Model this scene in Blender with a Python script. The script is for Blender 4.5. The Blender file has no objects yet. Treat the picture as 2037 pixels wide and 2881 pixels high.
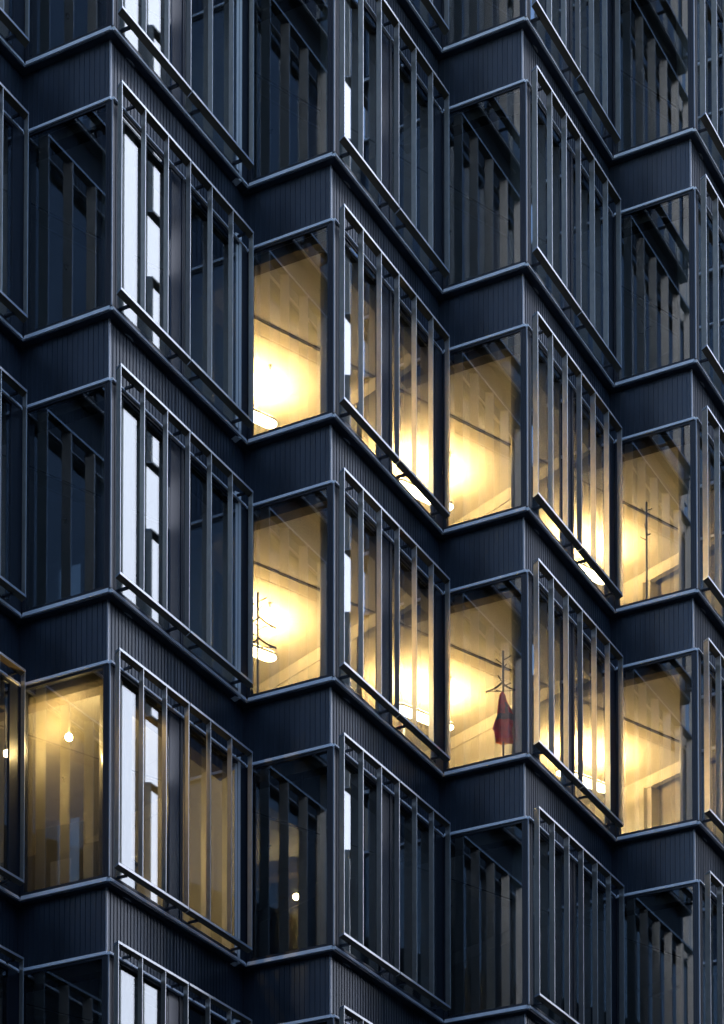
import bpy, bmesh, math, random
from mathutils import Vector, Matrix
random.seed(4)
S = bpy.context.scene
COL = S.collection
R = math.radians

# ------------------------------------------------------------------ camera
cam_d = bpy.data.cameras.new("camera")
cam = bpy.data.objects.new("camera", cam_d)
COL.objects.link(cam)
cam_d.sensor_fit = 'VERTICAL'
cam_d.sensor_height = 36.0
cam_d.sensor_width = 36.0
FPX = 6837.06
cam_d.lens = FPX / 2881.0 * 36.0
cam_d.shift_y = (4926.86 - 1440.5) / 2881.0
cam_d.shift_x = 0.0
cam_d.clip_end = 2000
cam.location = (15.2029, -27.7218, 20.8 - 19.1907)
cam.rotation_euler = (math.pi / 2 + 0.0421, 0, 0.4899)
S.camera = cam

# ------------------------------------------------------------------ sky, sun, exposure
SUN_EL, SUN_AZ = R(20.0), R(62)          # dusk: last soft light from across the street, up the road
w = bpy.data.worlds.new("World")
S.world = w
w.use_nodes = True
nt = w.node_tree
bg = nt.nodes["Background"]
sky = nt.nodes.new("ShaderNodeTexSky")
sky.sky_type = 'NISHITA'
sky.sun_disc = False
sky.sun_elevation = SUN_EL
sky.sun_rotation = SUN_AZ
sky.altitude = 50
sky.air_density = 1.3
sky.dust_density = 0.4
sky.ozone_density = 4.0
tint = nt.nodes.new("ShaderNodeMix")
tint.data_type = 'RGBA'
tint.blend_type = 'MULTIPLY'
tint.inputs[0].default_value = 1.0
tint.inputs[7].default_value = (0.99, 0.93, 0.98, 1)
nt.links.new(sky.outputs[0], tint.inputs[6])
nt.links.new(tint.outputs[2], bg.inputs[0])
bg.inputs[1].default_value = 0.09
sd = bpy.data.lights.new("sun", 'SUN')
sd.energy = 0.31
sd.angle = R(50)
sd.color = (0.76, 0.88, 1.0)
sun = bpy.data.objects.new("sun", sd)
COL.objects.link(sun)
sun.rotation_euler = (R(90) - SUN_EL, 0, R(180) - SUN_AZ)
S.view_settings.view_transform = 'Standard'
S.view_settings.look = 'None'
S.view_settings.exposure = 2.02
S.view_settings.gamma = 1.0
S.cycles.use_denoising = True
S.cycles.max_bounces = 10
S.cycles.transparent_max_bounces = 24
S.cycles.transmission_bounces = 8
S.cycles.glossy_bounces = 5
S.cycles.diffuse_bounces = 4
S.cycles.sample_clamp_indirect = 6.0
S.cycles.blur_glossy = 0.3

# ------------------------------------------------------------------ materials
MATS = {}
def mat(name, col, rough=0.5, metal=0.0, noise=0.0, nscale=6.0, bump=0.0, bscale=40.0, spec=0.5, rough_var=0.0, stretch=(1, 1, 1)):
    m = bpy.data.materials.new(name)
    m.use_nodes = True
    t = m.node_tree
    b = t.nodes["Principled BSDF"]
    b.inputs["Base Color"].default_value = (*col, 1)
    b.inputs["Roughness"].default_value = rough
    b.inputs["Metallic"].default_value = metal
    b.inputs["Specular IOR Level"].default_value = spec
    tc = t.nodes.new("ShaderNodeTexCoord")
    mp = t.nodes.new("ShaderNodeMapping")
    mp.inputs["Scale"].default_value = stretch
    t.links.new(tc.outputs["Object"], mp.inputs[0])
    if noise or rough_var:
        n = t.nodes.new("ShaderNodeTexNoise")
        n.inputs["Scale"].default_value = nscale
        n.inputs["Detail"].default_value = 5
        t.links.new(mp.outputs[0], n.inputs["Vector"])
        if noise:
            rp = t.nodes.new("ShaderNodeValToRGB")
            rp.color_ramp.elements[0].position = 0.3
            rp.color_ramp.elements[1].position = 0.7
            rp.color_ramp.elements[0].color = (*[c * (1 - noise) for c in col], 1)
            rp.color_ramp.elements[1].color = (*[min(1, c * (1 + noise)) for c in col], 1)
            t.links.new(n.outputs[0], rp.inputs[0])
            t.links.new(rp.outputs[0], b.inputs["Base Color"])
        if rough_var:
            mr = t.nodes.new("ShaderNodeMapRange")
            mr.inputs[3].default_value = max(0.02, rough - rough_var)
            mr.inputs[4].default_value = rough + rough_var
            t.links.new(n.outputs[0], mr.inputs[0])
            t.links.new(mr.outputs[0], b.inputs["Roughness"])
    if bump:
        n2 = t.nodes.new("ShaderNodeTexNoise")
        n2.inputs["Scale"].default_value = bscale
        n2.inputs["Detail"].default_value = 4
        t.links.new(mp.outputs[0], n2.inputs["Vector"])
        bp = t.nodes.new("ShaderNodeBump")
        bp.inputs["Strength"].default_value = bump
        bp.inputs["Distance"].default_value = 0.01
        t.links.new(n2.outputs[0], bp.inputs["Height"])
        t.links.new(bp.outputs[0], b.inputs["Normal"])
    MATS[name] = m
    return m

def glass(name, tint, base, k, wave=0.0):
    """thin coated glazing: what is behind shows through, with a mirror reflection on top"""
    m = bpy.data.materials.new(name)
    m.use_nodes = True
    t = m.node_tree
    t.nodes.clear()
    out = t.nodes.new("ShaderNodeOutputMaterial")
    mix = t.nodes.new("ShaderNodeMixShader")
    tr = t.nodes.new("ShaderNodeBsdfTransparent")
    tr.inputs[0].default_value = (*tint, 1)
    gl = t.nodes.new("ShaderNodeBsdfGlossy")
    gl.inputs["Roughness"].default_value = 0.0
    gl.inputs["Color"].default_value = (0.88, 0.93, 1.0, 1)
    geo = t.nodes.new("ShaderNodeNewGeometry")      # Schlick reflectance, same from both sides of the pane
    dot = t.nodes.new("ShaderNodeVectorMath")
    dot.operation = 'DOT_PRODUCT'
    t.links.new(geo.outputs["Normal"], dot.inputs[0])
    t.links.new(geo.outputs["Incoming"], dot.inputs[1])
    ab = t.nodes.new("ShaderNodeMath")
    ab.operation = 'ABSOLUTE'
    t.links.new(dot.outputs["Value"], ab.inputs[0])
    om = t.nodes.new("ShaderNodeMath")
    om.operation = 'SUBTRACT'
    om.inputs[0].default_value = 1.0
    t.links.new(ab.outputs[0], om.inputs[1])
    pw = t.nodes.new("ShaderNodeMath")
    pw.operation = 'POWER'
    pw.inputs[1].default_value = 4.0
    t.links.new(om.outputs[0], pw.inputs[0])
    ma = t.nodes.new("ShaderNodeMath")
    ma.operation = 'MULTIPLY_ADD'
    ma.use_clamp = True
    ma.inputs[1].default_value = k
    ma.inputs[2].default_value = base
    t.links.new(pw.outputs[0], ma.inputs[0])
    t.links.new(ma.outputs[0], mix.inputs[0])
    t.links.new(tr.outputs[0], mix.inputs[1])
    t.links.new(gl.outputs[0], mix.inputs[2])
    t.links.new(mix.outputs[0], out.inputs[0])
    if wave:
        tc = t.nodes.new("ShaderNodeTexCoord")
        n = t.nodes.new("ShaderNodeTexNoise")
        n.inputs["Scale"].default_value = 1.3
        n.inputs["Detail"].default_value = 1
        t.links.new(tc.outputs["Object"], n.inputs["Vector"])
        bp = t.nodes.new("ShaderNodeBump")
        bp.inputs["Strength"].default_value = wave
        bp.inputs["Distance"].default_value = 0.01
        t.links.new(n.outputs[0], bp.inputs["Height"])
        t.links.new(bp.outputs[0], gl.inputs["Normal"])
    MATS[name] = m
    return m

def emit(name, col, strength):
    m = bpy.data.materials.new(name)
    m.use_nodes = True
    t = m.node_tree
    t.nodes.clear()
    out = t.nodes.new("ShaderNodeOutputMaterial")
    e = t.nodes.new("ShaderNodeEmission")
    e.inputs[0].default_value = (*col, 1)
    e.inputs[1].default_value = strength
    t.links.new(e.outputs[0], out.inputs[0])
    MATS[name] = m
    return m

def sheer(name, col, through):
    m = bpy.data.materials.new(name)
    m.use_nodes = True
    t = m.node_tree
    t.nodes.clear()
    out = t.nodes.new("ShaderNodeOutputMaterial")
    mix = t.nodes.new("ShaderNodeMixShader")
    mix2 = t.nodes.new("ShaderNodeMixShader")
    tr = t.nodes.new("ShaderNodeBsdfTransparent")
    df = t.nodes.new("ShaderNodeBsdfDiffuse")
    tl = t.nodes.new("ShaderNodeBsdfTranslucent")
    df.inputs[0].default_value = (*col, 1)
    tl.inputs[0].default_value = (*col, 1)
    tc = t.nodes.new("ShaderNodeTexCoord")
    mp = t.nodes.new("ShaderNodeMapping")
    mp.inputs["Scale"].default_value = (60, 60, 6)
    n = t.nodes.new("ShaderNodeTexNoise")
    n.inputs["Scale"].default_value = 1.0
    mr = t.nodes.new("ShaderNodeMapRange")
    mr.inputs[1].default_value = 0.3
    mr.inputs[2].default_value = 0.7
    mr.inputs[3].default_value = 1 - through - 0.03
    mr.inputs[4].default_value = 1 - through + 0.03
    t.links.new(tc.outputs["Object"], mp.inputs[0])
    t.links.new(mp.outputs[0], n.inputs["Vector"])
    t.links.new(n.outputs[0], mr.inputs[0])
    t.links.new(mr.outputs[0], mix.inputs[0])
    mix2.inputs[0].default_value = 0.6
    t.links.new(df.outputs[0], mix2.inputs[1])
    t.links.new(tl.outputs[0], mix2.inputs[2])
    t.links.new(tr.outputs[0], mix.inputs[1])
    t.links.new(mix2.outputs[0], mix.inputs[2])
    t.links.new(mix.outputs[0], out.inputs[0])
    MATS[name] = m
    return m

mat("fin_metal", (0.74, 0.67, 0.57), 0.38, 0.7, noise=0.08, nscale=9, rough_var=0.07)
mat("edge_lit_tone", (0.66, 0.68, 0.72), 0.36, 0.75)  # pale tone for upright rail faces and fin fronts, light they catch painted in
mat("rail_shade_tone", (0.14, 0.11, 0.065), 0.5, 0.3, noise=0.08, nscale=9, rough_var=0.06)  # dark tone for rail tops and undersides, with their shade painted in
mat("strip_metal", (0.88, 0.87, 0.86), 0.45, 0.1, noise=0.07, nscale=5, rough_var=0.08)
mat("rib_metal", (0.056, 0.068, 0.088), 0.33, 0.55, noise=0.30, nscale=2.2, rough_var=0.09, stretch=(1, 1, 0.35))
mat("trim_metal", (0.30, 0.32, 0.36), 0.40, 0.6)
mat("frame_dark", (0.030, 0.034, 0.045), 0.35, 0.3)
mat("gasket", (0.012, 0.012, 0.014), 0.7)
mat("vent_dark", (0.035, 0.042, 0.06), 0.22, 0.4)
mat("cassette", (0.14, 0.115, 0.09), 0.5)
mat("ceiling_paint", (0.74, 0.72, 0.68), 0.85, noise=0.03, nscale=2)
mat("band_paint", (0.60, 0.55, 0.46), 0.7)
mat("slot_dark", (0.05, 0.04, 0.03), 0.8)
mat("wall_paint", (0.72, 0.71, 0.68), 0.8, noise=0.03, nscale=1.5)
mat("recess_paint", (0.58, 0.54, 0.46), 0.8)
mat("carpet", (0.07, 0.07, 0.075), 0.95, noise=0.2, nscale=40)
mat("column_paint", (0.42, 0.41, 0.39), 0.30, rough_var=0.05)
mat("rack_metal", (0.10, 0.095, 0.09), 0.5, 0.2)
mat("hanger_plastic", (0.05, 0.045, 0.04), 0.5)
mat("desk_grey", (0.10, 0.10, 0.09), 0.6)
mat("monitor_grey", (0.045, 0.05, 0.045), 0.4)
mat("lamp_body", (0.6, 0.6, 0.58), 0.4, 0.4)
mat("asphalt", (0.05, 0.05, 0.052), 0.9, noise=0.25, nscale=3, bump=0.4)
mat("paving", (0.12, 0.12, 0.12), 0.85, noise=0.2, nscale=2)
mat("kerb_stone", (0.28, 0.27, 0.26), 0.85, noise=0.15)
mat("tower_dark", (0.035, 0.042, 0.055), 0.5, noise=0.2, nscale=0.3)
mat("tower_stone", (0.06, 0.075, 0.10), 0.8, noise=0.2, nscale=0.3)
mat("road_paint", (0.7, 0.7, 0.68), 0.7)
glass("glass_pane", (0.64, 0.66, 0.65), 0.10, 0.9, wave=0.004)
glass("tower_glass", (0.3, 0.35, 0.4), 0.15, 1.0)
emit("lamp_up", (1.0, 0.60, 0.21), 98.0)
emit("lamp_down", (1.0, 0.78, 0.45), 20.0)
emit("lamp_spot", (1.0, 0.66, 0.26), 420.0)
emit("lit_glazing", (0.84, 0.88, 1.0), 1.1)
sheer("mesh_blind", (0.45, 0.40, 0.28), 0.80)

def cloth(name, col):
    m = bpy.data.materials.new(name)
    m.use_nodes = True
    t = m.node_tree
    t.nodes.clear()
    out = t.nodes.new("ShaderNodeOutputMaterial")
    mix = t.nodes.new("ShaderNodeMixShader")
    df = t.nodes.new("ShaderNodeBsdfDiffuse")
    tl = t.nodes.new("ShaderNodeBsdfTranslucent")
    tc = t.nodes.new("ShaderNodeTexCoord")
    n = t.nodes.new("ShaderNodeTexNoise")
    n.inputs["Scale"].default_value = 9
    n.inputs["Detail"].default_value = 6
    rp = t.nodes.new("ShaderNodeValToRGB")
    rp.color_ramp.elements[0].position = 0.35
    rp.color_ramp.elements[1].position = 0.65
    rp.color_ramp.elements[0].color = (*[c * 0.7 for c in col], 1)
    rp.color_ramp.elements[1].color = (*[min(1, c * 1.15) for c in col], 1)
    t.links.new(tc.outputs["Object"], n.inputs["Vector"])
    t.links.new(n.outputs[0], rp.inputs[0])
    bp = t.nodes.new("ShaderNodeBump")
    bp.inputs["Strength"].default_value = 0.7
    bp.inputs["Distance"].default_value = 0.02
    t.links.new(n.outputs[0], bp.inputs["Height"])
    for x in (df, tl):
        t.links.new(rp.outputs[0], x.inputs[0])
        t.links.new(bp.outputs[0], x.inputs["Normal"])
    mix.inputs[0].default_value = 0.8
    t.links.new(df.outputs[0], mix.inputs[1])
    t.links.new(tl.outputs[0], mix.inputs[2])
    t.links.new(mix.outputs[0], out.inputs[0])
    MATS[name] = m
cloth("vest_red", (0.85, 0.15, 0.10))
cloth("vest_orange", (1.0, 0.26, 0.05))
cloth("vest_tape", (0.20, 0.20, 0.18))

# ------------------------------------------------------------------ mesh helpers
class MB:
    def __init__(s):
        s.v, s.f = [], []
    def box(s, x0, x1, y0, y1, z0, z1):
        if x0 > x1: x0, x1 = x1, x0
        if y0 > y1: y0, y1 = y1, y0
        if z0 > z1: z0, z1 = z1, z0
        b = len(s.v)
        s.v += [(x0, y0, z0), (x1, y0, z0), (x1, y1, z0), (x0, y1, z0), (x0, y0, z1), (x1, y0, z1), (x1, y1, z1), (x0, y1, z1)]
        s.f += [tuple(b + i for i in q) for q in ((0, 3, 2, 1), (4, 5, 6, 7), (0, 1, 5, 4), (1, 2, 6, 5), (2, 3, 7, 6), (3, 0, 4, 7))]
        return s
    def prism(s, pts, z0, z1):
        """closed outline (counter-clockwise) extruded in z"""
        b, n = len(s.v), len(pts)
        s.v += [(p[0], p[1], z0) for p in pts] + [(p[0], p[1], z1) for p in pts]
        s.f.append(tuple(b + i for i in reversed(range(n))))
        s.f.append(tuple(b + n + i for i in range(n)))
        for i in range(n):
            j = (i + 1) % n
            s.f.append((b + i, b + j, b + n + j, b + n + i))
        return s
    def tube(s, p, q, r0, r1=None, n=8):
        r1 = r0 if r1 is None else r1
        p, q = Vector(p), Vector(q)
        d = (q - p).normalized()
        a = d.orthogonal().normalized()
        c = d.cross(a)
        b = len(s.v)
        for o, r in ((p, r0), (q, r1)):
            for i in range(n):
                t = 2 * math.pi * i / n
                s.v.append(tuple(o + a * math.cos(t) * r + c * math.sin(t) * r))
        for i in range(n):
            j = (i + 1) % n
            s.f.append((b + i, b + j, b + n + j, b + n + i))
        s.f.append(tuple(b + i for i in reversed(range(n))))
        s.f.append(tuple(b + n + i for i in range(n)))
        return s
    def mesh(s, name, m, bevel=0.0, smooth=False, edge=None):
        me = bpy.data.meshes.new(name)
        me.from_pydata(s.v, [], s.f)
        me.validate()
        bm = bmesh.new()
        bm.from_mesh(me)
        if bevel:
            bmesh.ops.bevel(bm, geom=list(bm.edges), offset=bevel, segments=1, affect='EDGES', profile=0.5)
        bmesh.ops.recalc_face_normals(bm, faces=bm.faces)
        bm.to_mesh(me)
        bm.free()
        me.materials.append(MATS[m])
        if edge:
            me.materials.append(MATS[edge[0]])
            for p in me.polygons:
                if edge[1](p.normal):
                    p.material_index = 1
        if smooth:
            for p in me.polygons:
                p.use_smooth = True
        return me

def link(name, me, parent=None, loc=(0, 0, 0), label=None):
    o = bpy.data.objects.new(name, me)
    COL.objects.link(o)
    if parent is not None:
        o.parent = parent
    o.location = loc
    if label:
        o["label"] = label
    return o

def thing(name, loc, label, cat, group=None, rz=0.0):
    o = bpy.data.objects.new(name, None)
    o.empty_display_size = 0.2
    COL.objects.link(o)
    o.location = loc
    o.rotation_euler = (0, 0, rz)
    o["label"] = label
    o["category"] = cat
    if group:
        o["group"] = group
    return o

def tag(o, label, cat, group=None):
    o["label"] = label
    o["category"] = cat
    if group:
        o["group"] = group
    return o

def structure(name, me, loc=(0, 0, 0)):
    o = link(name, me, None, loc)
    o["kind"] = "structure"
    return o

# ------------------------------------------------------------------ facade dimensions
A, B = 1.3508, 3.2738                       # narrow face (faces -y) and wide face (faces +x) of one bay
Z0 = 20.8
ZS = [Z0 - 10.80, Z0 - 7.202, Z0 - 3.577, Z0 + 0.005, Z0 + 3.586, Z0 + 7.215, Z0 + 10.83]   # sill tops
ZH = [ZS[0] + 2.675, ZS[1] + 2.721, ZS[2] + 2.670, ZS[3] + 2.677, ZS[4] + 2.705, ZS[5] + 2.682, ZS[6] + 2.69]
NL = len(ZS)
BAYS = range(0, 6)
REC = 0.11                                  # spandrels stand back this far
NU = math.hypot(A, B)
UX, UY = A / NU, B / NU                     # along the facade
VX, VY = -UY, UX                            # into the building
CZ = 2.75                                   # ceiling above sill
def corner(n):
    return ((n - 2) * A, (n - 2) * B)
def W(u, v):
    return (u * UX + v * VX, u * UY + v * VY)
LIT = {(3, 2), (3, 3), (3, 4), (2, 2), (2, 3), (2, 4), (1, 1)}

building = thing("office_building", (0, 0, 0), "dark metal office block with zigzag bays, grey sun fins and some lit yellow windows", "building")

# ------------------------------------------------------------------ part meshes, one set per storey
def ribs_A(x0, x1, z0, z1):
    """ribbed cladding facing -y: flat pans with narrow standing seams, pan plane y=REC"""
    m = MB()
    m.box(x0, x1, REC, REC + 0.05, z0, z1)
    x = x1 - 0.05
    while x > x0 + 0.012:
        m.box(x - 0.007, x, REC - 0.010, REC + 0.002, z0 + 0.001, z1 - 0.001)
        x -= 0.078
    return m
def ribs_B(y0, y1, z0, z1):
    m = MB()
    m.box(-REC - 0.05, -REC, y0, y1, z0, z1)
    y = y0 + 0.045
    while y < y1 - 0.012:
        m.box(-REC - 0.002, -REC + 0.008, y, y + 0.007, z0 + 0.001, z1 - 0.001)
        y += 0.0756
    return m

def tilt(wide, a, b, z0, z1):
    """long ledge whose narrow front leans back a little"""
    m = MB()
    d0, d1, back = 0.020, 0.006, REC + 0.04
    if wide:
        c = [(-back, z0), (d0, z0), (d1, z1), (-back, z1)]
        for y in (a, b):
            m.v += [(x, y, z) for x, z in c]
    else:
        c = [(back, z0), (-d0, z0), (-d1, z1), (back, z1)]
        for x in (a, b):
            m.v += [(x, y, z) for y, z in c]
    n = 4
    m.f.append(tuple(range(n)))
    m.f.append(tuple(reversed(range(n, 2 * n))))
    for i in range(n):
        j = (i + 1) % n
        m.f.append((i, n + i, n + j, j))
    return m

def storey_meshes(r):
    H = ZH[r] - ZS[r]
    zlow = (ZH[r - 1] - ZS[r]) if r > 0 else -0.92
    zt = H - 0.045
    M = {}
    # ribbed spandrels under this storey's sills
    M['spanA'] = ribs_A(-A - REC + 0.002, -REC - 0.03, zlow - 0.005, -0.05).mesh("spandrel_panel", "rib_metal")
    m = MB().box(-REC - 0.020, -REC + 0.002, REC - 0.002, REC + 0.03, zlow - 0.005, -0.05)
    M['trim'] = m.mesh("corner_trim", "trim_metal")
    ym = 1.655
    M['spanB1'] = ribs_B(REC + 0.034, ym - 0.006, zlow - 0.005, -0.05).mesh("spandrel_panel", "rib_metal")
    M['spanB2'] = ribs_B(ym + 0.006, B + REC, zlow - 0.005, -0.05).mesh("spandrel_panel", "rib_metal")
    # sill ledges: pale front edge, with an added dark strip for the shade beneath
    M['sillA'] = tilt(False, -A + 0.024, -0.030, -0.055, 0).mesh("sill_ledge", "strip_metal", 0.0008)
    M['sillB1'] = tilt(True, 0.016, ym - 0.008, -0.052, -0.004).mesh("sill_ledge", "strip_metal", 0.0008)
    M['sillB2'] = tilt(True, ym + 0.008, B - 0.028, -0.052, -0.004).box(-REC - 0.04, -0.002, B - 0.0278, B + REC + 0.038, -0.052, -0.004).mesh("sill_ledge", "strip_metal", 0.0008)
    M['headA'] = tilt(False, -A + 0.024, -0.030, zt, H).mesh("header_strip", "strip_metal", 0.0008)
    M['headB1'] = tilt(True, 0.016, ym - 0.008, zt + 0.004, H - 0.003).mesh("header_strip", "strip_metal", 0.0008)
    M['headB2'] = tilt(True, ym + 0.008, B - 0.028, zt + 0.004, H - 0.003).box(-REC - 0.04, -0.002, B - 0.0278, B + REC + 0.038, zt + 0.004, H - 0.003).mesh("header_strip", "strip_metal", 0.0008)
    M['shadeA'] = MB().box(-A - REC + 0.005, -0.03, 0.004, REC + 0.02, -0.075, -0.0565).mesh("sill_shade_strip", "rib_metal", 0.002)
    M['shadeB'] = MB().box(-REC - 0.02, -0.004, -0.004, B + 0.002, -0.073, -0.0545).mesh("sill_shade_strip", "rib_metal", 0.002)
    # narrow window facing -y
    m = MB()
    m.box(-0.107, -0.010, 0.004, 0.085, 0.001, zt - 0.001)
    m.box(-A + 0.004, -A + 0.055, 0.004, 0.085, 0.001, zt - 0.001)
    m.box(-A + 0.055, -0.107, 0.006, 0.085, 0.001, 0.04)
    m.box(-A + 0.055, -0.107, 0.006, 0.085, zt - 0.036, zt - 0.001)
    m.box(-0.080, -0.074, -0.002, 0.006, 0.002, zt - 0.002)
    m.box(-0.050, -0.044, -0.002, 0.006, 0.002, zt - 0.002)
    M['frameA'] = m.mesh("narrow_window", "frame_dark")
    M['paneA'] = MB().box(-A + 0.055, -0.107, 0.020, 0.030, 0.04, zt - 0.036).mesh("pane", "glass_pane")
    M['boxA'] = MB().box(-A - 0.75, -0.10, 0.14, 0.33, CZ - 0.25, CZ - 0.002).mesh("blind_box", "cassette")
    # wide window facing +x
    m = MB()
    m.box(-0.085, -0.004, 0.086, 0.150, 0.001, zt - 0.001)
    m.box(-0.085, -0.006, 0.150, 1.36, 0.001, 0.045)
    m.box(-0.085, -0.006, 0.150, 1.36, zt - 0.04, zt - 0.001)
    m.box(-0.085, -0.006, 1.665, 3.05, 0.001, 0.045)
    m.box(-0.085, -0.006, 1.665, 3.05, zt - 0.04, zt - 0.001)
    m.box(-0.085, -0.002, 1.625, 1.650, 0.001, zt - 0.001)
    m.box(-0.085, -0.002, 1.660, 1.685, 0.001, zt - 0.001)
    m.box(-0.085, -0.004, 3.05, B - 0.004, 0.001, zt - 0.001)
    m.box(-0.085, -0.006, B - 0.003, B + 0.085, 0.001, zt - 0.001)
    M['frameB'] = m.mesh("wide_window", "frame_dark")
    M['edge'] = MB().box(-0.012, 0.004, -0.004, 0.008, 0.001, zt - 0.001).mesh("corner_edge_bead", "trim_metal")
    M['paneB1'] = MB().box(-0.030, -0.020, 0.150, 1.36, 0.045, zt - 0.04).mesh("pane", "glass_pane")
    M['paneB2'] = MB().box(-0.030, -0.020, 1.685, 3.05, 0.045, zt - 0.04).mesh("pane", "glass_pane")
    m = MB().box(-0.10, -0.014, 1.362, 1.624, 0.003, zt - 0.003)
    M['vent'] = m.mesh("vent_panel", "vent_dark", 0.004)
    M['boxB'] = MB().box(-0.33, -0.14, 0.34, B + 0.13, CZ - 0.25, CZ - 0.002).mesh("blind_box", "cassette")
    # round column behind the glazed corner
    m = MB()
    n = 40
    m.prism([(-0.29 + 0.205 * math.cos(2 * math.pi * i / n), 0.56 + 0.205 * math.sin(2 * math.pi * i / n)) for i in range(n)], -0.08, CZ)
    me = m.mesh("column", "column_paint")
    for p in me.polygons:
        if len(p.vertices) == 4:
            p.use_smooth = True
    M['column'] = me
    # sun screen: rails, blades, brackets
    X0, X1, SK = 0.106, 0.215, 0.062          # blades stand turned: the back edge lies further along the wall
    zb, ztop = 0.062, H + 0.014
    def rail(ya, yb, z):
        return MB().prism([(X0, ya + SK), (X1, ya), (X1, yb), (X0, yb + SK)], z, z + 0.035)
    M['railL0'] = rail(-0.117, 1.500, zb).mesh("bottom_rail", "rail_shade_tone", 0.002, edge=("edge_lit_tone", lambda q: abs(q.z) < 0.3))
    M['railR0'] = rail(1.517, 3.083, zb).mesh("bottom_rail", "rail_shade_tone", 0.002, edge=("edge_lit_tone", lambda q: abs(q.z) < 0.3))
    M['railL1'] = rail(-0.117, 1.500, ztop).mesh("top_rail", "rail_shade_tone", 0.002, edge=("edge_lit_tone", lambda q: abs(q.z) < 0.3))
    M['railR1'] = rail(1.517, 3.083, ztop).mesh("top_rail", "rail_shade_tone", 0.002, edge=("edge_lit_tone", lambda q: abs(q.z) < 0.3))
    M['fin'] = MB().prism([(X0 + 0.001, SK - 0.006), (X1 - 0.001, -0.006), (X1 - 0.001, 0.007), (X0 + 0.001, SK + 0.007)], zb + 0.035, ztop).mesh("fin", "fin_metal", 0.0012, edge=("edge_lit_tone", lambda q: q.x > 0.9))
    M['brk0'] = MB().box(-0.004, X0 + 0.02, -0.026, 0.026, zb - 0.022, zb - 0.001).mesh("bracket", "frame_dark", 0.002)
    M['brk1'] = MB().box(0.010, X0 + 0.02, -0.016, 0.016, ztop - 0.030, ztop - 0.001).mesh("bracket", "frame_dark", 0.002)
    m = MB()
    m.box(-REC, 0.012, -0.016, 0.016, ztop - 0.030, ztop - 0.006)
    M['brkarm'] = m.mesh("bracket_arm", "frame_dark")
    return M

FIN_Y = [-0.107 + 0.53 * k for k in range(7)]
for r in range(NL):
    M = storey_meshes(r)
    for n in BAYS:
        cx, cy = corner(n)
        P = (cx, cy, ZS[r])
        lit = (r, n) in LIT
        for k in ('spanA', 'spanB1', 'spanB2'):
            link("spandrel_panel", M[k], building, P)
        link("corner_trim", M['trim'], building, P)
        for k in ('sillA', 'sillB1', 'sillB2'):
            link("sill_ledge", M[k], building, P)
        link("sill_shade_strip", M['shadeA'], building, P)
        link("sill_shade_strip", M['shadeB'], building, P)
        for k in ('headA', 'headB1', 'headB2'):
            link("header_strip", M[k], building, P)
        wa = link("narrow_window", M['frameA'], building, P, "narrow window glowing yellow from the lit room" if lit else None)
        link("pane", M['paneA'], wa)
        link("blind_box", M['boxA'], wa)
        wb = link("wide_window", M['frameB'], building, P, "wide window glowing yellow from the lit room" if lit else None)
        link("pane", M['paneB1'], wb)
        link("pane", M['paneB2'], wb)
        link("vent_panel", M['vent'], wb)
        link("blind_box", M['boxB'], wb)
        link("corner_edge_bead", M['edge'], wb)
        link("column", M['column'], building, P)
        if lit and (r, n) == (1, 1):
            zt = ZH[r] - ZS[r] - 0.045
            link("mesh_blind", MB().box(-A + 0.06, -0.11, 0.10, 0.104, 0.05, CZ - 0.01).mesh("mesh_blind", "mesh_blind"), wa)
        s = bpy.data.objects.new("sun_screen", None)
        COL.objects.link(s)
        s.parent = building
        s.location = P
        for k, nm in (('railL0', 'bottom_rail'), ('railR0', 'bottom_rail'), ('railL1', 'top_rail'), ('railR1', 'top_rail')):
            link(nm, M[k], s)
        for i, y in enumerate(FIN_Y):
            if i == 3:
                y -= 0.002
            link("fin", M['fin'], s, (0, y, 0))
        for y in (0.19, 1.31, 1.83, 2.90):
            link("bracket", M['brk0'], s, (0, y, 0))
            link("bracket", M['brk1'], s, (0, y + 0.10, 0))

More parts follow.
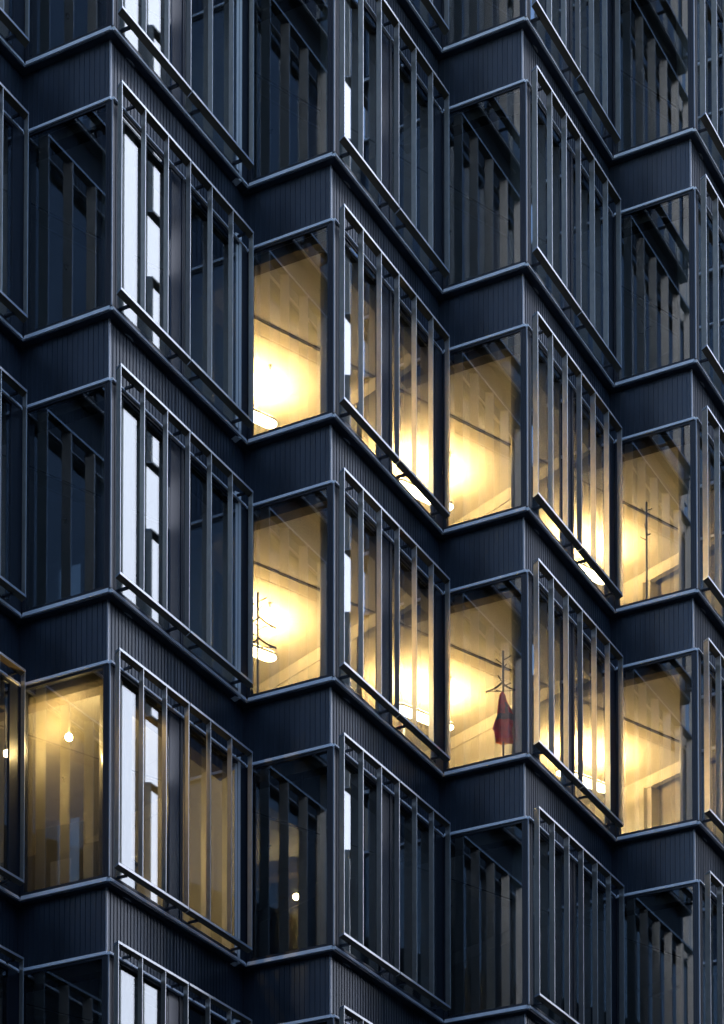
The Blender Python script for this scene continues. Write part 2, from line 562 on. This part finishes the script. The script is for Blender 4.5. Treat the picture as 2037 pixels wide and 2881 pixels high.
# rooms: ceilings, floors, walls (facade-parallel grid u, v)
def outline(inset, vback):
    pts = []
    for n in BAYS:
        cx, cy = corner(n)
        if n == BAYS[0]:
            pts.append((cx - A - inset + 0.0, cy + inset))
        pts.append((cx - inset, cy + inset))
        pts.append((cx - inset, cy + B + inset))
    # keep counter-clockwise: front edge runs -u -> +u, the back edge returns
    x, y = pts[-1]
    u1 = x * UX + y * UY
    x, y = pts[0]
    u0 = x * UX + y * UY
    pts += [W(u1, vback), W(u0, vback)]
    return pts, u0, u1
OUT, UMIN, UMAX = outline(0.135, 6.5)
for r in range(NL):
    zs = ZS[r]
    link("ceiling", MB().prism(OUT, zs + CZ, zs + CZ + 0.04).mesh("ceiling", "ceiling_paint"), building)
    link("floor_slab", MB().prism(OUT, (ZS[r - 1] + CZ + 0.045) if r else zs - 0.75, zs - 0.08).mesh("floor_slab", "carpet"), building)
    def ubox(u0, u1, v0, v1, z0, z1, name, m):
        pts = [W(u0, v0), W(u1, v0), W(u1, v1), W(u0, v1)]
        return link(name, MB().prism(pts, z0, z1).mesh(name, m), building)
    ubox(UMIN, UMAX, 6.5, 6.6, zs - 0.75, zs + CZ + 0.04, "back_wall", "wall_paint")
    for k in range(-3, 5):
        up = 2.75 + NU * k
        if up < UMIN or up + 0.15 > UMAX:
            continue
        ubox(up + 0.02, up + 0.12, 1.17 if k == -1 else (3.73 if k == 2 else 2.9), 6.498, zs - 0.078, zs + CZ - 0.002, "partition_wall", "wall_paint")
        if k == 2:
            ubox(up + 0.27, up + 0.37, 1.10, 3.728, zs - 0.077, zs + CZ - 0.003, "partition_wall", "recess_paint")
            ubox(up + 0.02, up + 0.268, 3.62, 3.727, zs - 0.077, zs + CZ - 0.205, "partition_return", "wall_paint")
        if k != -1: ubox(up, up + 0.10, 1.30, 2.898 if k != 2 else 3.728, zs + CZ - 0.20, zs + CZ - 0.004, "partition_frieze", "wall_paint")
        ubox(up, up + 0.018, 2.9 if k != 2 else 3.73, 6.49, zs + CZ - 0.20, zs + CZ - 0.004, "partition_frieze", "wall_paint")
        if k == 2: ubox(up - 0.06, up + 0.017, 3.72, 6.48, zs - 0.076, zs + CZ - 0.205, "storage_wall", "wall_paint")
    # ceiling slot, raft band and joints
    for k in range(-3, 5):
        u0 = max(UMIN + 0.1, 2.75 + NU * (k - 1) + 0.125)
        u1 = min(UMAX - 0.1, 2.75 + NU * k - 0.005)
        if u1 - u0 < 0.5:
            continue
        ubox(u0, u1, 2.425, 2.455, zs + CZ - 0.004, zs + CZ - 0.001, "ceiling_slot", "slot_dark")
        ubox(u0, u1, 2.475, 2.70, zs + CZ - 0.012, zs + CZ - 0.002, "ceiling_band", "band_paint")
        ubox(u0, u1, 2.745, 2.765, zs + CZ - 0.004, zs + CZ - 0.001, "ceiling_slot", "band_paint")
        uj = 2.75 + NU * (k - 1) + 2.84
        if u0 < uj < u1:
            ubox(uj, uj + 0.008, 2.78, 6.4, zs + CZ - 0.003, zs + CZ - 0.001, "ceiling_joint", "band_paint")
            ubox(uj, uj + 0.008, 1.2, 2.42, zs + CZ - 0.003, zs + CZ - 0.001, "ceiling_joint", "band_paint")
SPR = MB().tube((0, 0, 0), (0, 0, -0.012), 0.03, 0.028, 12).tube((0, 0, -0.012), (0, 0, -0.05), 0.008, 0.008, 8).tube((0, 0, -0.05), (0, 0, -0.054), 0.018, 0.018, 10).mesh("sprinkler", "rack_metal")
for r in range(NL):
    for n in range(1, 5):
        link("sprinkler", SPR, building, (-2.45 + (n - 2) * A, 2.50 + (n - 2) * B, ZS[r] + CZ - 0.001))
zroof = ZS[-1] + CZ + 0.045
link("roof", MB().prism(OUT, zroof, zroof + 0.9).mesh("roof", "rib_metal"), building)
pts, _, _ = outline(0.20, 6.6)
link("podium_wall", MB().prism(pts, 0, ZS[0] - 0.76).mesh("podium_wall", "rib_metal"), building)
x0, y0 = W(UMIN, 0.5)
for (ua, ub) in ((UMIN - 0.12, UMIN - 0.002), (UMAX + 0.002, UMAX + 0.12)):
    pts = [W(ua, 1.6), W(ub, 1.6), W(ub, 6.6), W(ua, 6.6)]
    link("end_wall", MB().prism(pts, 0, zroof).mesh("end_wall", "rib_metal"), building)

# ------------------------------------------------------------------ office lamps
def capsule(hl, hw, n=10):
    pts = []
    for k in range(n + 1):
        a = -math.pi / 2 + math.pi * k / n
        pts.append((hl - hw + hw * math.cos(a), hw * math.sin(a)))
    for k in range(n + 1):
        a = math.pi / 2 + math.pi * k / n
        pts.append((-hl + hw + hw * math.cos(a), hw * math.sin(a)))
    return pts
def lamp_meshes():
    L = {}
    L['head'] = MB().prism(capsule(0.60, 0.115), 2.255, 2.30).mesh("lamp_head", "lamp_body", 0.008)
    L['up'] = MB().prism(capsule(0.585, 0.10), 2.301, 2.306).mesh("up_light", "lamp_up")
    L['down'] = MB().prism(capsule(0.595, 0.11), 2.240, 2.254).mesh("down_light", "lamp_down")
    L['post'] = MB().box(-0.32, -0.28, 0.117, 0.155, 0.02, 2.28).mesh("post", "lamp_body", 0.004)
    L['foot'] = MB().box(-0.50, -0.10, -0.05, 0.40, 0.0, 0.018).mesh("foot", "lamp_body", 0.003)
    return L
LM = lamp_meshes()
angu = math.atan2(UY, UX)
WHERE = {
    (3, 2): "lit linear floor lamp behind the leftmost lit window of the upper lit row",
    (3, 3): "lit linear floor lamp in the room between the two upper lit sun screens",
    (3, 4): "lit linear floor lamp beside the bare coat rack at the right edge, upper lit row",
    (2, 2): "lit linear floor lamp glowing behind the coat rack with two black hangers",
    (2, 3): "lit linear floor lamp in the room with the coat rack and red vest",
    (2, 4): "lit linear floor lamp in the lower right lit room with the bright white wall",
}
for (r, n), lab in WHERE.items():
    u = 1.27 + NU * (n - 2)
    x, y = W(u, 3.73)
    t = thing("floor_lamp", (x, y, ZS[r] - 0.08 + 0.001), lab, "lamp", "linear floor lamps in the lit rooms", angu)
    link("lamp_head", LM['head'], t, (0, 0, 0.079))
    for ch, nm in (('up', 'up_light'), ('down', 'down_light'), ('post', 'post'), ('foot', 'foot')):
        link(nm, LM[ch], t, (0, 0, 0.079 if ch in ('up', 'down', 'post') else 0))
# globe lamp in the lower left lit room
t = thing("globe_lamp", (-2.24, -2.88, ZS[1] + CZ - 0.002), "small round globe lamp glowing in the lower left lit window", "lamp")
m = MB()
m.tube((0, 0, -0.02), (0, 0, -0.61), 0.004, 0.004, 8).tube((0, 0, 0), (0, 0, -0.02), 0.05, 0.05, 20)
link("stem", m.mesh("stem", "lamp_body"), t)
bm = bmesh.new()
bmesh.ops.create_uvsphere(bm, u_segments=20, v_segments=12, radius=0.045)
me = bpy.data.meshes.new("globe")
bm.to_mesh(me)
bm.free()
me.materials.append(MATS["lamp_spot"])
link("globe", me, t, (0, 0, -0.65))
# ------------------------------------------------------------------ coat racks, hangers, vest
def coat_rack(x, y, r, lab, rz, top=1.83):
    t = thing("coat_rack", (x, y, ZS[r] - 0.079), lab, "coat rack", "coat racks by the windows", rz)
    link("post", MB().tube((0, 0, 0.01), (0, 0, top), 0.0145, 0.0145, 12).mesh("post", "rack_metal", 0, True), t)
    link("foot", MB().tube((0, 0, 0), (0, 0, 0.012), 0.19, 0.18, 28).mesh("foot", "rack_metal"), t)
    for (z, a, l, up) in ((top - 0.13, 10, 0.12, 0.07), (top - 0.20, 190, 0.11, 0.07), (top - 0.25, 60, 0.10, 0.10),
                          (top - 0.47, 215, 0.10, 0.08), (top - 0.52, 25, 0.12, 0.07), (top - 0.60, 175, 0.11, 0.02)):
        a = math.radians(a)
        p = (0.010 * math.cos(a), 0.010 * math.sin(a), z)
        q = (l * math.cos(a), l * math.sin(a), z + up)
        link("hook", MB().tube(p, q, 0.0075, 0.0075, 8).mesh("hook", "rack_metal", 0, True), t)
    return t
def hanger(x, y, z, rz, lab, rx=0.0):
    m = MB()
    arc = []
    for s in (-1, 1):
        prev = None
        for i in range(9):
            f = i / 8
            p = Vector((s * 0.215 * f, 0, -0.035 - 0.115 * f - 0.02 * math.sin(f * math.pi)))
            if prev is not None:
                m.tube(prev, p, 0.015 - 0.004 * f, 0.015 - 0.004 * f, 8)
            prev = p
        m.tube((s * 0.215, 0, -0.15), (s * 0.23, 0, -0.168), 0.013, 0.010, 8)
    m.tube((-0.20, 0, -0.155), (0.20, 0, -0.155), 0.005, 0.005, 6)
    me = m.mesh("shoulder_bar", "hanger_plastic", 0, True)
    t = thing("coat_hanger", (x, y, z), lab, "hanger", "black coat hangers", rz)
    t.rotation_euler = (rx, 0, rz)
    link("shoulder_bar", me, t)
    h = MB()
    prev = Vector((0, 0, -0.035))
    for i in range(10):
        a = -math.pi / 2 + i / 9 * 1.5 * math.pi
        p = Vector((0.022 * math.cos(a), 0, 0.012 + 0.022 * math.sin(a)))
        h.tube(prev, p, 0.003, 0.003, 6)
        prev = p
    link("hook", h.mesh("hook", "rack_metal", 0, True), t)
    return t
VIEW = 0.49                                   # racks and hangers hang turned roughly this way
coat_rack(-1.493, 0.537, 2, "slim coat rack with black hangers in front of the glowing lamp", VIEW)
coat_rack(0.808, 3.608, 2, "slim coat rack holding a hanger and a red vest", VIEW)
coat_rack(1.755, 6.873, 3, "bare slim coat rack with empty pegs behind the right lit window", VIEW + 0.5)
coat_rack(1.578, 7.300, 4, "faint bare coat rack behind the dark window at the right edge", VIEW)
hanger(-1.453, 0.517, ZS[2] + 1.42, VIEW + 0.25, "upper black coat hanger on the rack in front of the lamp")
hanger(-1.453, 0.512, ZS[2] + 1.12, VIEW + 0.1, "lower black coat hanger on the rack in front of the lamp")
hanger(0.800, 3.575, ZS[2] + 1.30, VIEW - 0.1, "black coat hanger above the red vest")

# hanging red safety vest with grey tape: one cloth shape
def vest():
    bm = bmesh.new()
    rows = [(0.0, 0.025, -0.02, 0.035), (-0.04, 0.06, -0.01, 0.045), (-0.10, 0.075, 0.0, 0.05), (-0.18, 0.105, 0.01, 0.055), (-0.26, 0.135, 0.018, 0.06),
            (-0.36, 0.155, 0.02, 0.065), (-0.46, 0.170, 0.012, 0.065), (-0.55, 0.180, 0.008, 0.06), (-0.60, 0.182, -0.002, 0.06),
            (-0.605, 0.165, 0.006, 0.055), (-0.68, 0.168, 0.006, 0.055), (-0.76, 0.170, 0.008, 0.05), (-0.82, 0.172, 0.008, 0.05)]
    n = 28
    rings = []
    rnd = random.Random(3)
    ph = [rnd.uniform(0, 6.28) for _ in range(4)]
    for (z, hw, ox, dp) in rows:
        z, hw = z * 0.9, hw * 0.74
        ring = []
        for i in range(n):
            a = 2 * math.pi * i / n
            fold = 1 + 0.34 * math.sin(5 * a + ph[0] + z * 3) * min(1, -z * 3) + 0.08 * math.sin(9 * a + ph[1])* min(1, -z * 3)
            ring.append(bm.verts.new((ox + 0.012 * math.sin(z * 17 + 1) + hw * (1 + 0.07 * math.sin(4 * a + z * 9)) * math.cos(a), dp * math.sin(a) * fold, z)))
        rings.append(ring)
    rows = [(a * 0.9, b * 0.74, c, d) for a, b, c, d in rows]
    for k in range(len(rings) - 1):
        for i in range(n):
            j = (i + 1) % n
            f = bm.faces.new((rings[k][i], rings[k][j], rings[k + 1][j], rings[k + 1][i]))
            f.smooth = True
            zc = (rows[k][0] + rows[k + 1][0]) / 2
            xc = (rings[k][i].co.x + rings[k + 1][j].co.x) / 2
            front = rings[k][i].co.y < 0
            f.material_index = 0
            if -0.40 < zc < -0.34: f.material_index = 1
            if -0.36 < zc < -0.15 and 0.03 < xc < 0.06: f.material_index = 1
            if zc < -0.67: f.material_index = 2
    bm.faces.new(rings[0])
    bmesh.ops.recalc_face_normals(bm, faces=bm.faces)
    me = bpy.data.meshes.new("safety_vest")
    bm.to_mesh(me)
    bm.free()
    for k in ("vest_red", "vest_tape", "vest_orange"):
        me.materials.append(MATS[k])
    return me
v_o = link("safety_vest", vest(), None, (0.825, 3.560, ZS[2] + 1.11))
v_o.rotation_euler = (0, 0, VIEW)
tag(v_o, "red safety vest with grey tape hanging on the coat rack", "vest")

# desk and monitor in the lower left lit room
zs1 = ZS[1]
t = thing("desk", (-2.25, -2.30, zs1 - 0.078), "dark office desk with a raised panel in the lower left lit room", "desk", None, 0.02)
link("desk_top", MB().box(-1.2, 0.45, -0.35, 0.40, 0.80, 0.83).mesh("desk_top", "desk_grey", 0.004), t)
link("panel", MB().box(-1.2, 0.45, -0.36, -0.34, 0.35, 0.87).mesh("panel", "desk_grey", 0.003), t)
for sx in (-1.15, 0.40):
    link("leg", MB().box(sx - 0.03, sx + 0.03, -0.30, 0.35, 0.0, 0.798).mesh("leg", "desk_grey", 0.004), t)
t = thing("monitor", (-2.62, -2.42, zs1 - 0.078 + 0.831), "grey backed computer monitor on the desk in the lower left lit room", "monitor", None, 0.08)
link("screen", MB().box(-0.42, 0.30, -0.02, 0.02, 0.08, 0.47).mesh("screen", "monitor_grey", 0.006), t)
link("stand", MB().box(-0.09, -0.03, 0.0, 0.03, 0.0, 0.30).mesh("stand", "lamp_body", 0.003), t)
link("foot", MB().box(-0.18, 0.06, -0.07, 0.10, 0.0, 0.01).mesh("foot", "lamp_body", 0.003), t)
p_o = link("paper_sheet", MB().box(-0.16, 0.16, -0.002, 0.002, 0.0, 0.40).mesh("paper_sheet", "lamp_body"), None, (-2.50, -2.672, zs1 + 0.25))
tag(p_o, "pale sheet leaning on the desk panel in the lower left lit room", "paper")

# ------------------------------------------------------------------ the street and the buildings opposite (seen mirrored in the glazing)
structure("ground", MB().box(-400, 400, -400, 400, -0.5, 0.0).mesh("ground", "asphalt"))
def uvprism(u0, u1, v0, v1, z0, z1):
    return MB().prism([W(u0, v0), W(u1, v0), W(u1, v1), W(u0, v1)], z0, z1)
structure("pavement", uvprism(-60, 60, -4.5, 0.2, 0.004, 0.12).mesh("pavement", "paving"))
structure("far_pavement", uvprism(-60, 60, -30, -21.0, 0.004, 0.12).mesh("far_pavement", "paving"))
# tower whose street face is one tall sheet of brightly lit white glazing
t = thing("lit_tower", (30, 36, 0), "tall tower with a brightly lit white glass front, mirrored in the left bay glass", "building")
link("wall", MB().box(0.02, 16, 0, 20.2, 0, 96).mesh("wall", "tower_dark"), t)
for k in range(6, 26):
    link("lit_glazing", MB().box(-0.05, 0.018, 0.3, 20.05, 0.3 + 3.65 * k, 3.93 + 3.65 * k).mesh("lit_glazing", "lit_glazing"), t)
# further block up the street
t = thing("street_block", (26, 62, 0), "dark stone block further up the street", "building")
link("wall", MB().box(0, 40, 0, 60, 0, 50).mesh("wall", "tower_stone"), t)
for k in range(12):
    link("window_band", MB().box(-0.03, 0.05, 2, 58, 4 + 3.8 * k, 6.2 + 3.8 * k).mesh("window_band", "tower_dark"), t)
# block behind the viewer across the street
t = thing("facing_block", (0, 0, 0), "dark block across the street facing the office building", "building")
link("wall", uvprism(-60, 14, -48, -30, 0, 30).mesh("wall", "tower_stone"), t)
for k in range(5):
    link("window_band", uvprism(-58, 12, -30.05, -29.97, 3 + 4.2 * k, 5.4 + 4.2 * k).mesh("window_band", "tower_dark"), t)

# added unseen blocks that hide the low sky and darken the lower storeys
for (nm, u0, u1, v0, v1, h, lab) in (
        ("side_blocker", 16, 60, -50, -32, 38, "added unseen dark block beyond the facing block, shutting out low sky"),
        ("end_blocker", -110, -80, -40, 30, 24, "added unseen dark block behind the viewer, shutting out low sky"),
        ("rear_blocker", 70, 95, -120, -50, 30, "added unseen dark block far along the street, shutting out low sky"),
        ("next_blocker", 26, 75, 1, 20, 26, "added unseen dark block further along the pavement, shutting out low sky")):
    t = thing(nm, (0, 0, 0), lab, "building")
    link("wall", uvprism(u0, u1, v0, v1, 0, h).mesh("wall", "tower_stone"), t)
    link("parapet", uvprism(u0 - 0.1, u1 + 0.1, v0 - 0.1, v1 + 0.1, h + 0.002, h + 0.5).mesh("parapet", "kerb_stone"), t)
